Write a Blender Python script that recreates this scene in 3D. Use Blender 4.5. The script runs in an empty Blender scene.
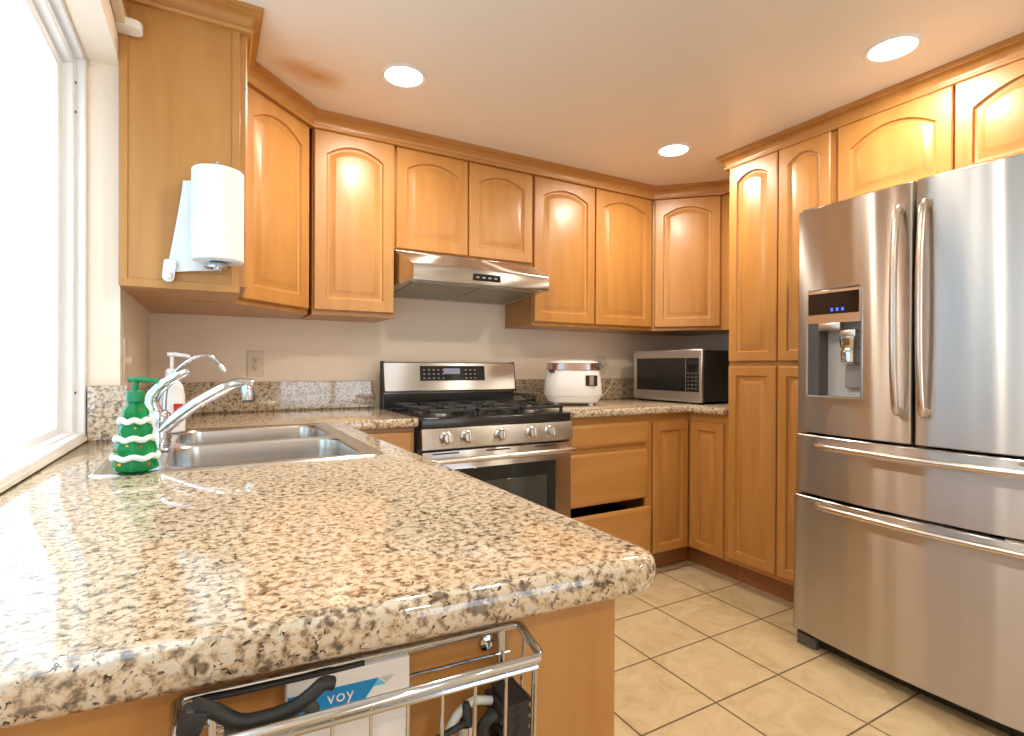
import bpy, bmesh, math, random
from mathutils import Vector as V, Matrix
random.seed(4)
S = bpy.context.scene
COL = S.collection
# ---------------------------------------------------------------- camera
FPX, YAW, PIT, ROL, CH = 533.7, 29.447, -0.215, 0.245, 1.129
def setup_camera():
    y, a, r = (math.radians(t) for t in (YAW, PIT, ROL))
    fw = V((math.sin(y)*math.cos(a), math.cos(y)*math.cos(a), math.sin(a)))
    rt = V((math.cos(y), -math.sin(y), 0)); up = rt.cross(fw)
    r2 = rt*math.cos(r) + up*math.sin(r); u2 = -rt*math.sin(r) + up*math.cos(r)
    cam = bpy.data.cameras.new('camera'); o = bpy.data.objects.new('camera', cam); COL.objects.link(o)
    m = Matrix((r2, u2, -fw)).transposed().to_4x4(); m.translation = V((0, 0, CH)); o.matrix_world = m
    cam.sensor_width = 36; cam.lens = FPX/1024*36; cam.clip_start = 0.02; cam.clip_end = 100
    S.camera = o
setup_camera()
# ---------------------------------------------------------------- exposure, sky, daylight
vs = S.view_settings
vs.view_transform = 'Standard'; vs.look = 'None'; vs.gamma = 1; vs.use_curve_mapping = False
vs.exposure = 0.22
SKY = 3.4
w = bpy.data.worlds.new('sky'); S.world = w; w.use_nodes = True
bg = w.node_tree.nodes['Background']; bg.inputs[0].default_value = (0.86, 0.93, 1.0, 1); bg.inputs[1].default_value = SKY
def portal(name, loc, sx, sy, rot):
    l = bpy.data.lights.new(name, 'AREA'); l.shape = 'RECTANGLE'; l.size = sx; l.size_y = sy; l.cycles.is_portal = True
    o = bpy.data.objects.new(name, l); COL.objects.link(o); o.location = loc; o.rotation_euler = rot
portal('window_portal', (-0.50, 0.95, 1.45), 1.05, 1.9, (0, -math.pi/2, 0))
portal('added_door_portal', (1.65, -3.15, 1.05), 1.7, 2.1, (math.pi/2, 0, 0))  # guides sky light through the added rear door
LAMP_W = 9.5
LAMPS = [(0.637, 1.973), (2.043, 0.962), (2.043, 1.961), (0.637, 0.962), (0.637, -1.2), (2.043, -1.2)]  # lamps over the peninsula and behind the camera are unseen, added for light
# room dimensions (metres)
XW, XR, YB, YR, ZC = -0.228, 2.991, 2.774, -3.0, 2.229
# ---------------------------------------------------------------- materials
def mat(name, col=(.8, .8, .8), rough=.5, metal=0, **kw):
    m = bpy.data.materials.new(name); m.use_nodes = True
    b = m.node_tree.nodes['Principled BSDF']
    b.inputs['Base Color'].default_value = (*col, 1); b.inputs['Roughness'].default_value = rough; b.inputs['Metallic'].default_value = metal
    for k, v in kw.items(): b.inputs[k.replace('_', ' ')].default_value = v
    return m
def N(m, t, **kw):
    n = m.node_tree.nodes.new(t)
    for k, v in kw.items():
        if k.startswith('i_'): n.inputs[k[2:].replace('_', ' ')].default_value = v
        else: setattr(n, k, v)
    return n
def L(m, a, b): m.node_tree.links.new(a, b)
def bs(m): return m.node_tree.nodes['Principled BSDF']
def coords(m, scale):
    tc = N(m, 'ShaderNodeTexCoord'); mp = N(m, 'ShaderNodeMapping'); mp.inputs['Scale'].default_value = scale
    L(m, tc.outputs['Object'], mp.inputs['Vector']); return mp.outputs['Vector']
def ramp(m, fac, stops, interp='LINEAR'):
    r = N(m, 'ShaderNodeValToRGB'); r.color_ramp.interpolation = interp
    e = r.color_ramp.elements
    while len(e) < len(stops): e.new(0.5)
    for x, (p, c) in zip(e, stops): x.position = p; x.color = (*c, 1)
    L(m, fac, r.inputs['Fac']); return r.outputs['Color']
def bump(m, h, strength, dist=.001):
    b = N(m, 'ShaderNodeBump'); b.inputs['Strength'].default_value = strength; b.inputs['Distance'].default_value = dist
    L(m, h, b.inputs['Height']); L(m, b.outputs['Normal'], bs(m).inputs['Normal'])
def wood(name, sc, a, b, rough=.38):
    m = mat(name, a, rough); v = coords(m, sc)
    n = N(m, 'ShaderNodeTexNoise'); n.inputs['Scale'].default_value = 1.0; n.inputs['Detail'].default_value = 5; n.inputs['Roughness'].default_value = .6; n.inputs['Distortion'].default_value = .6
    L(m, v, n.inputs['Vector']); L(m, ramp(m, n.outputs['Fac'], [(.25, b), (.75, a)]), bs(m).inputs['Base Color'])
    bs(m).inputs['Coat Weight'].default_value = .30; bs(m).inputs['Coat Roughness'].default_value = .29
    return m
WA, WB = (.53, .260, .070), (.43, .180, .038)
M = {}
M['wood'] = wood('maple_vertical', (14, 14, 1.4), WA, WB)
M['wood_h'] = wood('maple_horizontal', (1.4, 14, 14), WA, WB)
M['wood_y'] = wood('maple_lengthwise', (14, 1.4, 14), WA, WB)
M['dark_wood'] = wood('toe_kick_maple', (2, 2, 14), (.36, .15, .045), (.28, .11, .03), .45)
def granite():
    m = mat('granite', (.7, .55, .4), .05); v = coords(m, (1, 1, 1))
    n1 = N(m, 'ShaderNodeTexNoise', i_Scale=100.0, i_Detail=4.0, i_Roughness=.62, i_Distortion=.25)
    n2 = N(m, 'ShaderNodeTexNoise', i_Scale=150.0, i_Detail=3.0, i_Roughness=.6, i_Distortion=.9)
    n3 = N(m, 'ShaderNodeTexNoise', i_Scale=62.0, i_Detail=2.0, i_Roughness=.5)
    for n in (n1, n2, n3): L(m, v, n.inputs['Vector'])
    c1 = ramp(m, n1.outputs['Fac'], [(.30, (.09, .07, .055)), (.39, (.24, .175, .12)), (.45, (.46, .34, .22)), (.50, (.60, .46, .30)), (.57, (.66, .57, .44)), (.70, (.60, .53, .44))])
    c2 = ramp(m, n2.outputs['Fac'], [(.35, (.05, .042, .036)), (.40, (1, 1, 1))])
    c3 = ramp(m, n3.outputs['Fac'], [(.31, (.34, .29, .26)), (.38, (1, 1, 1)), (.62, (1, .98, .95))])
    a = N(m, 'ShaderNodeMix', data_type='RGBA', blend_type='MULTIPLY'); a.inputs[0].default_value = 1
    L(m, c1, a.inputs[6]); L(m, c2, a.inputs[7])
    b = N(m, 'ShaderNodeMix', data_type='RGBA', blend_type='MULTIPLY'); b.inputs[0].default_value = 1
    L(m, a.outputs[2], b.inputs[6]); L(m, c3, b.inputs[7]); L(m, b.outputs[2], bs(m).inputs['Base Color'])
    bs(m).inputs['IOR'].default_value = 1.85
    return m
M['granite'] = granite()
def tile():
    m = mat('floor_tile', (.6, .5, .3), .32)
    tc = N(m, 'ShaderNodeTexCoord'); sx = N(m, 'ShaderNodeSeparateXYZ'); L(m, tc.outputs['Object'], sx.inputs[0])
    outs = []
    for ax, off, p in (('X', 1.816, .334), ('Y', 1.835, .3075)):
        a = N(m, 'ShaderNodeMath', operation='SUBTRACT'); L(m, sx.outputs[ax], a.inputs[0]); a.inputs[1].default_value = off - p*40
        b = N(m, 'ShaderNodeMath', operation='DIVIDE'); L(m, a.outputs[0], b.inputs[0]); b.inputs[1].default_value = p
        f = N(m, 'ShaderNodeMath', operation='FRACT'); L(m, b.outputs[0], f.inputs[0])
        c = N(m, 'ShaderNodeMath', operation='SUBTRACT'); L(m, f.outputs[0], c.inputs[0]); c.inputs[1].default_value = .5
        d = N(m, 'ShaderNodeMath', operation='ABSOLUTE'); L(m, c.outputs[0], d.inputs[0]); outs.append(d.outputs[0])
    mx = N(m, 'ShaderNodeMath', operation='MAXIMUM'); L(m, outs[0], mx.inputs[0]); L(m, outs[1], mx.inputs[1])
    g = N(m, 'ShaderNodeMapRange'); L(m, mx.outputs[0], g.inputs['Value']); g.inputs['From Min'].default_value = .487; g.inputs['From Max'].default_value = .4925
    n = N(m, 'ShaderNodeTexNoise', i_Scale=9.0, i_Detail=7.0, i_Roughness=.65, i_Distortion=1.2); L(m, tc.outputs['Object'], n.inputs['Vector'])
    col = ramp(m, n.outputs['Fac'], [(.3, (.47, .34, .175)), (.5, (.56, .43, .25)), (.7, (.62, .49, .30))])
    mix = N(m, 'ShaderNodeMix', data_type='RGBA'); L(m, g.outputs[0], mix.inputs[0]); L(m, col, mix.inputs[6]); mix.inputs[7].default_value = (.13, .09, .055, 1)
    L(m, mix.outputs[2], bs(m).inputs['Base Color'])
    inv = N(m, 'ShaderNodeMath', operation='SUBTRACT'); inv.inputs[0].default_value = 1; L(m, g.outputs[0], inv.inputs[1]); bump(m, inv.outputs[0], .6, .002)
    return m
M['tile'] = tile()
def plaster(name, col, rough, brown_patch=False):
    m = mat(name, col, rough); v = coords(m, (1, 1, 1))
    n = N(m, 'ShaderNodeTexNoise', i_Scale=70.0, i_Detail=3.0); L(m, v, n.inputs['Vector']); bump(m, n.outputs['Fac'], .12, .002)
    if brown_patch:   # soft-edged brown patch near the corner cabinet
        mp = N(m, 'ShaderNodeMapping'); mp.inputs['Location'].default_value = (-.345*3.2, -2.14*5, 0); mp.inputs['Scale'].default_value = (3.2, 5, 0)
        tc = N(m, 'ShaderNodeTexCoord'); L(m, tc.outputs['Object'], mp.inputs['Vector'])
        ln = N(m, 'ShaderNodeVectorMath', operation='LENGTH'); L(m, mp.outputs[0], ln.inputs[0])
        n2 = N(m, 'ShaderNodeTexNoise', i_Scale=5.0, i_Detail=3.0); L(m, v, n2.inputs['Vector'])
        ad = N(m, 'ShaderNodeMath', operation='ADD'); L(m, ln.outputs['Value'], ad.inputs[0]); L(m, n2.outputs['Fac'], ad.inputs[1])
        r = ramp(m, ad.outputs[0], [(.50, (.60, .35, .12)), (.95, col)])
        L(m, r, bs(m).inputs['Base Color'])
    return m
M['wall'] = plaster('cream_wall_paint', (.88, .76, .62), .55)
M['ceil'] = plaster('ceiling_paint', (.86, .82, .75), .35, True)
M['white_paint'] = mat('white_window_paint', (.88, .87, .84), .4)
M['vinyl'] = mat('white_vinyl', (.90, .91, .92), .35)
M['sill'] = mat('sill_cream', (.84, .81, .74), .4)
M['stucco'] = plaster('exterior_stucco', (.50, .68, .80), .9)
def steel(name, col=(.60, .57, .54), rough=.30, sc=(60, 60, 1.5)):
    m = mat(name, col, rough, 1.0)
    tg = N(m, 'ShaderNodeTangent', direction_type='RADIAL', axis='Z'); L(m, tg.outputs[0], bs(m).inputs['Tangent'])
    bs(m).inputs['Anisotropic'].default_value = 1.0; bs(m).inputs['Anisotropic Rotation'].default_value = .25

    return m
M['steel'] = steel('brushed_stainless')
M['steel_plain'] = mat('satin_stainless', (.62, .60, .57), .28, 1.0)
M['sinksteel'] = mat('sink_stainless', (.66, .65, .63), .22, 1.0)
M['chrome'] = mat('chrome', (.66, .70, .76), .09, 1.0)
M['handle'] = mat('handle_steel', (.70, .64, .58), .25, 1.0)
M['filter'] = mat('filter_mesh', (.36, .34, .30), .45, .8)
M['black'] = mat('black_gloss', (.010, .010, .011), .08)
M['blackm'] = mat('black_matte', (.018, .017, .017), .5)
M['iron'] = mat('cast_iron', (.02, .02, .021), .42)
M['enamel'] = mat('black_enamel', (.022, .020, .020), .15)
M['dgrey'] = mat('dark_grey', (.09, .09, .09), .4)
M['grey'] = mat('grey_plastic', (.30, .30, .30), .4)
M['lgrey'] = mat('light_grey_plastic', (.55, .55, .52), .35)
M['white'] = mat('white_plastic', (.83, .80, .77), .25)
M['ivory'] = mat('ivory_plate', (.72, .62, .47), .35)
M['paper'] = plaster('paper_towel', (.80, .80, .79), .9)
M['rose'] = mat('rose_steel', (.52, .40, .37), .22, 1.0)
M['ovenglass'] = mat('oven_glass', (.03, .032, .03), .05, Specular_IOR_Level=.9)
M['green'] = mat('green_plastic', (.0, .22, .07), .25)
M['greenliq'] = mat('green_translucent', (.005, .36, .09), .08, Transmission_Weight=.5, IOR=1.4)
M['snow'] = mat('white_garland', (.82, .93, .88), .35)
M['red'] = mat('red_ornament', (.6, .03, .02), .3)
M['yellow'] = mat('yellow_ornament', (.85, .6, .05), .3)
M['blue'] = mat('blue_print', (.0, .25, .60), .4)
M['lblue'] = mat('light_blue_print', (.15, .60, .82), .4)
M['bluelit'] = mat('blue_lit_digits', (.02, .06, .5), .4, Emission_Color=(.05, .15, 1, 1), Emission_Strength=1.2)
M['lcd'] = mat('lit_display', (.2, .2, .24), .3, Emission_Color=(.45, .45, .6, 1), Emission_Strength=.25)
M['lamp'] = mat('lit_lens', (1, 1, 1), .5, Emission_Color=(1, .95, .86, 1), Emission_Strength=6)
M['peach'] = mat('peach_stripe', (.72, .50, .38), .5)
M['cloth'] = mat('white_cloth', (.82, .80, .80), .8)
def glass():
    m = bpy.data.materials.new('window_glass'); m.use_nodes = True; t = m.node_tree; t.nodes.remove(t.nodes['Principled BSDF'])
    tr = t.nodes.new('ShaderNodeBsdfTransparent'); gl = t.nodes.new('ShaderNodeBsdfGlossy'); gl.inputs['Roughness'].default_value = .02
    tr.inputs[0].default_value = (.95, .98, 1, 1)
    mx = t.nodes.new('ShaderNodeMixShader'); mx.inputs[0].default_value = .06
    t.links.new(tr.outputs[0], mx.inputs[1]); t.links.new(gl.outputs[0], mx.inputs[2]); t.links.new(mx.outputs[0], t.nodes['Material Output'].inputs[0]); return m
M['glass'] = glass()
# ---------------------------------------------------------------- mesh helpers (world coordinates; part() makes them local)
def box(bm, x0, x1, y0, y1, z0, z1, bev=0, seg=1, M4=None):
    r = bmesh.ops.create_cube(bm, size=1); vv = r['verts']
    for v in vv:
        v.co = V((x0 + (v.co.x + .5)*(x1 - x0), y0 + (v.co.y + .5)*(y1 - y0), z0 + (v.co.z + .5)*(z1 - z0)))
    if bev:
        es = list({e for v in vv for e in v.link_edges})
        r = bmesh.ops.bevel(bm, geom=es, offset=bev, segments=seg, affect='EDGES', profile=.5)
        vv = list({v for f in r['faces'] for v in f.verts} | {v for v in vv if v.is_valid})
    if M4 is not None:
        for v in vv: v.co = M4 @ v.co
    return bm
def prism(bm, pts, a, b, axis='z', M4=None):
    """polygon pts (2D) extruded from a to b along axis"""
    def P(p, t):
        if axis == 'z': c = V((p[0], p[1], t))
        elif axis == 'x': c = V((t, p[0], p[1]))
        else: c = V((p[0], t, p[1]))
        return M4 @ c if M4 is not None else c
    lo = [bm.verts.new(P(p, a)) for p in pts]; hi = [bm.verts.new(P(p, b)) for p in pts]
    n = len(pts); bm.faces.new(lo[::-1]); bm.faces.new(hi)
    for i in range(n): bm.faces.new((lo[i], lo[(i+1) % n], hi[(i+1) % n], hi[i]))
    return bm
def tube(bm, path, rad, seg=10, closed=False, cap=True, flat=1.0):
    path = [V(p) for p in path]; n = len(path); rr = rad if isinstance(rad, (list, tuple)) else [rad]*n
    rings = []; up = None
    for i, p in enumerate(path):
        if closed: t = path[(i+1) % n] - path[i-1]
        else: t = path[min(i+1, n-1)] - path[max(i-1, 0)]
        t.normalize()
        if up is None:
            up = V((0, 0, 1)) if abs(t.z) < .9 else V((0, 1, 0))
        a = t.cross(up)
        if a.length < 1e-5: a = t.cross(V((1, 0, 0)))
        a.normalize(); up = a.cross(t).normalized()
        k = 1.0
        if 0 < i < n-1 or closed:
            d1 = (path[i] - path[i-1]).normalized(); d2 = (path[(i+1) % n] - path[i]).normalized()
            k = min(1.6, 1/max(.3, math.cos(d1.angle(d2, 0)/2)))
        rings.append([bm.verts.new(p + (a*math.cos(2*math.pi*j/seg) + up*flat*math.sin(2*math.pi*j/seg))*rr[i]*(1 + (k-1)*.5)) for j in range(seg)])
    m = n if closed else n-1
    for i in range(m):
        A, B = rings[i], rings[(i+1) % n]
        for j in range(seg): bm.faces.new((A[j], A[(j+1) % seg], B[(j+1) % seg], B[j]))
    if cap and not closed: bm.faces.new(rings[0][::-1]); bm.faces.new(rings[-1])
    return bm
def lathe(bm, c, prof, seg=32, axis='z', lobes=0, amp=0, M4=None, sx=1, sy=1):
    """prof: (radius, height) list around axis through c"""
    rings = []
    for r, h in prof:
        ring = []
        for j in range(seg):
            t = 2*math.pi*j/seg; q = r*(1 + amp*math.cos(lobes*t)) if lobes else r
            a, b = q*math.cos(t)*sx, q*math.sin(t)*sy
            if axis == 'z': p = V((a, b, h))
            elif axis == 'y': p = V((a, h, b))
            else: p = V((h, a, b))
            p = p + V(c)
            ring.append(bm.verts.new(M4 @ p if M4 is not None else p))
        rings.append(ring)
    for A, B in zip(rings, rings[1:]):
        for j in range(seg): bm.faces.new((A[j], A[(j+1) % seg], B[(j+1) % seg], B[j]))
    bm.faces.new(rings[0][::-1]); bm.faces.new(rings[-1])
    return bm
def smooth_path(pts, n=6):
    pts = [V(p) for p in pts]; out = []
    for i in range(len(pts)-1):
        p0, p1, p2, p3 = pts[max(i-1, 0)], pts[i], pts[i+1], pts[min(i+2, len(pts)-1)]
        for k in range(n):
            t = k/n; out.append(.5*((2*p1) + (-p0+p2)*t + (2*p0-5*p1+4*p2-p3)*t*t + (-p0+3*p1-3*p2+p3)*t**3))
    out.append(pts[-1]); return out
def rounded(pts, rads, seg=8):
    out = []; n = len(pts)
    for i, (p, r) in enumerate(zip(pts, rads)):
        p = V(p); a = (V(pts[i-1]) - p); b = (V(pts[(i+1) % n]) - p); a.normalize(); b.normalize()
        if r <= 0: out.append(tuple(p)); continue
        th = a.angle(b)/2; d = r/math.tan(th); c = p + (a+b).normalized()*(r/math.sin(th))
        s = p + a*d - c; e = p + b*d - c; an0 = math.atan2(s.y, s.x); an1 = math.atan2(e.y, e.x)
        da = (an1 - an0 + math.pi) % (2*math.pi) - math.pi
        for k in range(seg+1): t = an0 + da*k/seg; out.append((c.x + r*math.cos(t), c.y + r*math.sin(t)))
    return out
def offset(pts, d):
    """inset a counter-clockwise polygon by d"""
    out = []; n = len(pts)
    for i in range(n):
        p0, p1, p2 = V(pts[i-1]), V(pts[i]), V(pts[(i+1) % n])
        e1 = (p1-p0).normalized(); e2 = (p2-p1).normalized()
        n1 = V((-e1.y, e1.x)); n2 = V((-e2.y, e2.x)); b = (n1+n2)
        b = b/max(.2, b.length_squared)*2
        out.append(tuple(p1 + b*d))
    return out
def ring_faces(bm, A, B, flip=False):
    n = len(A)
    for j in range(n):
        f = (A[j], A[(j+1) % n], B[(j+1) % n], B[j]); bm.faces.new(f[::-1] if flip else f)
# ---------------------------------------------------------------- object helpers
def finish(bm, ang=38):
    bmesh.ops.recalc_face_normals(bm, faces=bm.faces)
    for f in bm.faces: f.smooth = True
    for e in bm.edges:
        if len(e.link_faces) == 2:
            if e.calc_face_angle(0) > math.radians(ang): e.smooth = False
        else: e.smooth = False
def wloc(o):
    p = V((0, 0, 0))
    while o: p += o.location; o = o.parent
    return p
def part(name, bm, m, parent=None, label=None, base=None):
    finish(bm)
    if parent is None:
        if base is None:
            xs = [v.co.x for v in bm.verts]; ys = [v.co.y for v in bm.verts]; zs = [v.co.z for v in bm.verts]
            base = V(((min(xs)+max(xs))/2, (min(ys)+max(ys))/2, min(zs)))
        loc = V(base); off = loc
    else:
        loc = V((0, 0, 0)); off = wloc(parent)
    for v in bm.verts: v.co -= off
    me = bpy.data.meshes.new(name); bm.to_mesh(me); bm.free()
    me.materials.append(M[m] if isinstance(m, str) else m)
    o = bpy.data.objects.new(name, me); COL.objects.link(o); o.location = loc
    if parent: o.parent = parent
    if label: o['label'] = label
    return o
def tag(o, label, cat, group=None, kind=None):
    o['label'] = label; o['category'] = cat
    if group: o['group'] = group
    if kind: o['kind'] = kind
    return o
def thing(name, loc, label, cat, group=None):
    o = bpy.data.objects.new(name, None); COL.objects.link(o); o.location = loc; o.empty_display_size = .05
    return tag(o, label, cat, group)
def struct(name, bm, m, parent=None):
    o = part(name, bm, m, parent, base=V((0, 0, 0)))
    o['kind'] = 'structure'; return o
B = bmesh.new
# ---------------------------------------------------------------- setting
struct('floor', box(B(), XW-.25, XR+.15, YR-.15, YB+.15, -.12, 0), 'tile')
struct('ceiling', box(B(), XW-.25, XR+.15, YR-.15, YB+.15, ZC, ZC+.12), 'ceil')
WY0, WY1, WZ0, WZ1 = 0.0, 1.9, .874, 1.985
b = B(); X0 = XW-.22
box(b, X0, XW, YR, WY0, 0, ZC); box(b, X0, XW, WY1, YB+.15, 0, ZC); box(b, X0, XW, WY0, WY1, 0, WZ0); box(b, X0, XW, WY0, WY1, WZ1, ZC)
struct('wall_left', b, 'wall')
struct('wall_back', box(B(), XW, XR+.15, YB, YB+.15, 0, ZC), 'wall')
struct('wall_right', box(B(), XR, XR+.15, YR, YB, 0, ZC), 'wall')
b = B(); box(b, XW-.25, .8, YR-.15, YR, 0, ZC); box(b, 2.5, XR+.15, YR-.15, YR, 0, ZC); box(b, .8, 2.5, YR-.15, YR, 2.1, ZC)
struct('wall_rear', b, 'wall')
# added rear patio door, unseen behind the camera, put in for daylight
d = struct('added_door_1', box(box(box(B(), .8, .86, YR-.1, YR-.04, 0, 2.1), 2.44, 2.5, YR-.1, YR-.04, 0, 2.1), .86, 2.44, YR-.1, YR-.04, 2.04, 2.1), 'vinyl')
part('added_door_sash', box(box(box(B(), 1.62, 1.68, YR-.09, YR-.05, .05, 2.04), .86, 2.44, YR-.09, YR-.05, 0, .06), .86, .9, YR-.09, YR-.05, .05, 2.04), 'vinyl', d)
part('added_door_glass', box(B(), .90, 2.44, YR-.072, YR-.068, .05, 2.04), 'glass', d)
# kitchen window
wd = struct('window_1', box(box(B(), -.315, -.2999, WY0, WY1, .914, .928, .003), -.40, -.315, WY0, WY1, .874, .926), 'sill')
def frame_yz(bm, x0, x1, y0, y1, z0, z1, wy, wz, bev=.003):
    box(bm, x0, x1, y0, y0+wy, z0, z1, bev); box(bm, x0, x1, y1-wy, y1, z0, z1, bev)
    box(bm, x0, x1, y0+wy, y1-wy, z0, z0+wz, bev); box(bm, x0, x1, y0+wy, y1-wy, z1-wz, z1, bev); return bm
fr = part('window_frame', frame_yz(frame_yz(B(), -.345, -.304, WY0, WY1, .926, WZ1, .022, .012), -.365, -.325, WY0+.022, WY1-.022, .926, WZ1-.022, .03, .018), 'vinyl', wd)
sa = part('window_sash', frame_yz(B(), -.385, -.348, .95, WY1-.045, .936, WZ1-.045, .055, .026), 'vinyl', wd)
part('fixed_sash', frame_yz(B(), -.42, -.388, WY0+.03, 1.0, .936, WZ1-.045, .04, .026), 'vinyl', wd)
part('window_pane', box(B(), -.366, -.362, 1.0, WY1-.09, .955, WZ1-.08), 'glass', sa)
part('window_pane', box(B(), -.404, -.400, WY0+.06, .97, .955, WZ1-.08), 'glass', wd)
for z in (1.05, 1.82, 1.90):
    part('screw', lathe(B(), (-.325, 1.866, z), [(.004, 0), (.004, -.003)], 10, 'y'), 'dgrey', fr)
# exterior neighbour wall
struct('wall_exterior', box(B(), -2.5, -2.35, -4, 9, -.5, 3.2), 'stucco')
# ---------------------------------------------------------------- ceiling crown along the cabinets
def crown():
    path = [(XW, 1.86), (.094, 1.86), (.094, 2.164), (.382, 2.452), (2.381, 2.452), (2.668, 2.164), (2.668, 1.876), (2.36, 1.876), (2.36, .44), (XR, .44)]
    prof = [(-.01, 2.158), (.016, 2.158), (.019, 2.162), (.019, 2.168), (.013, 2.172), (.013, 2.180), (.017, 2.192), (.028, 2.204), (.036, 2.207), (.041, 2.208), (.041, 2.213), (.046, 2.215), (.046, ZC), (-.01, ZC)]
    bm = B(); rings = []
    for i, p in enumerate(path):
        p = V(p)
        e1 = (p - V(path[i-1])).normalized() if i else None
        e2 = (V(path[i+1]) - p).normalized() if i < len(path)-1 else None
        if e1 is None: e1 = e2
        if e2 is None: e2 = e1
        n1 = V((e1.y, -e1.x)); n2 = V((e2.y, -e2.x)); m = n1+n2; m = m/m.length_squared*2
        rings.append([bm.verts.new((p.x + m.x*o, p.y + m.y*o, z)) for o, z in prof])
    for A, C in zip(rings, rings[1:]): ring_faces(bm, A, C)
    bm.faces.new(rings[0][::-1]); bm.faces.new(rings[-1])
    return struct('trim_1', bm, 'wood_h')
crown()
# ---------------------------------------------------------------- cabinet doors
def door(parent, O, u, w, h, name='door', arch=.04, fw=.055, t=.02, m='wood', tilt=0):
    O = V(O); u = V((u[0], u[1], 0)).normalized(); n = V((u.y, -u.x, 0)); K = 10
    bm = B()
    def P(x, z, d): return O + u*x + V((0, 0, z)) + n*(d + tilt*z)
    def contour(ins, d, outer=False):
        x0, x1, z0 = ins, w-ins, ins
        if outer:
            pts = [(x0, z0), (x1, z0)] + [(x1 - (x1-x0)*k/K, h-ins) for k in range(K+1)]
        else:
            top = h - ins + (0 if arch == 0 else 0)
            pts = [(x0, z0), (x1, z0)]
            for k in range(K+1):
                x = x1 - (x1-x0)*k/K; q = (x - w/2)/(w/2 - fw)
                pts.append((x, top - arch*min(q*q, 1.15)))
        return [bm.verts.new(P(x, z, d)) for x, z in pts]
    rings = [contour(0, 0, True), contour(0, t-.004, True), contour(.004, t, True), contour(fw-.004, t), contour(fw+.001, t-.010), contour(fw+.007, t-.012), contour(fw+.011, t-.012), contour(min(fw+.034, w*.36), t-.0005), contour(min(fw+.037, w*.38), t)]
    for A, C in zip(rings, rings[1:]): ring_faces(bm, A, C)
    bm.faces.new(rings[0][::-1]); bm.faces.new(rings[-1])
    return part(name, bm, m, parent)
def drawer(parent, O, u, w, h, name='drawer', t=.02, m='wood_h', tilt=0):
    O = V(O); u = V((u[0], u[1], 0)).normalized(); n = V((u.y, -u.x, 0)); bm = B(); rings = []
    for ins, d in ((0, 0), (0, t-.008), (.004, t-.005), (.010, t-.003), (.013, t)):
        rings.append([bm.verts.new(O + u*x + V((0, 0, z)) + n*(d + tilt*z)) for x, z in ((ins, ins), (w-ins, ins), (w-ins, h-ins), (ins, h-ins))])
    for A, C in zip(rings, rings[1:]): ring_faces(bm, A, C)
    bm.faces.new(rings[0][::-1]); bm.faces.new(rings[-1])
    return part(name, bm, m, parent)
UF, UB = 2.452, 1.372      # upper front plane (back wall), upper door bottom
UT = 2.158
BX, BD = (1, 0), (0, -1)
G = .001
# left end cabinet
t = thing('wall_cabinet', (-.07, 2.03, 1.352), 'narrow maple wall cabinet beside the window, with the paper towels on its plain side', 'cabinet')
part('body', box(B(), XW+G, .078, 1.86, 2.160, 1.352, 2.2, .001), 'wood', t)
part('side_panel', box(box(box(B(), XW+G, XW+.022, 1.856, 1.86, 1.372, 2.162, .001), .055, .078, 1.856, 1.86, 1.372, 2.162, .001), XW+G, .078, 1.857, 1.86, 1.352, 1.376, .001), 'wood', t)
door(t, (.078, 1.866, UB), (0, 1), .284, UT-UB)
# diagonal left
def diag(name, a, bpt, corner, label, x, y):
    t = thing(name, (x, y, 1.352), label, 'cabinet')
    u = (V(bpt) - V(a)).normalized(); n = V((u.y, -u.x)); a2 = V(a) - n*.02; b2 = V(bpt) - n*.02
    part('body', prism(B(), [tuple(a2), tuple(b2)] + corner, 1.352, 2.2), 'wood', t)
    Lw = (V(bpt)-V(a)).length; o = V(a) + u*.012 - n*.02
    door(t, (o.x, o.y, UB), (u.x, u.y), Lw-.024, UT-UB, arch=.045)
    return t
diag('corner_wall_cabinet', (.094, 2.166), (.380, 2.452), [(.380, YB-G), (XW+G, YB-G), (XW+G, 2.164)], 'angled maple corner wall cabinet nearest the window, left of the tall single-door one', .08, 2.5)
t = thing('wall_cabinet', (.565, 2.62, 1.352), 'single-door maple wall cabinet just left of the range hood', 'cabinet')
part('body', box(B(), .384, .751, UF+.02, YB-G, 1.352, 2.2, .001), 'wood', t)
part('stile', box(B(), .384, .751, UF+.012, UF+.02, 1.352, 2.2, .001), 'wood', t)
door(t, (.390, UF+.012, UB), BX, .355, UT-UB, arch=.045, t=.022)
t = thing('wall_cabinet', (1.13, 2.62, 1.68), 'short two-door maple wall cabinet above the range hood', 'cabinet')
part('body', box(B(), .753, 1.515, UF+.02, YB-G, 1.672, 2.2, .001), 'wood', t)
door(t, (.758, UF+.02, 1.682), BX, .369, UT-1.682); door(t, (1.136, UF+.02, 1.682), BX, .372, UT-1.682)
t = thing('wall_cabinet', (1.95, 2.62, 1.352), 'two-door maple wall cabinet right of the range hood, above the rice cooker', 'cabinet')
part('body', box(B(), 1.517, 2.379, UF+.02, YB-G, 1.352, 2.2, .001), 'wood', t)
door(t, (1.524, UF+.02, UB), BX, .408, UT-UB, arch=.045); door(t, (1.942, UF+.02, UB), BX, .432, UT-UB, arch=.045)
diag('corner_wall_cabinet', (2.381, 2.452), (2.668, 2.166), [(2.684, 1.88), (XR-G, 1.88), (XR-G, YB-G), (2.381, YB-G)], 'angled maple corner wall cabinet above the microwave', 2.75, 2.5)
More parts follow.
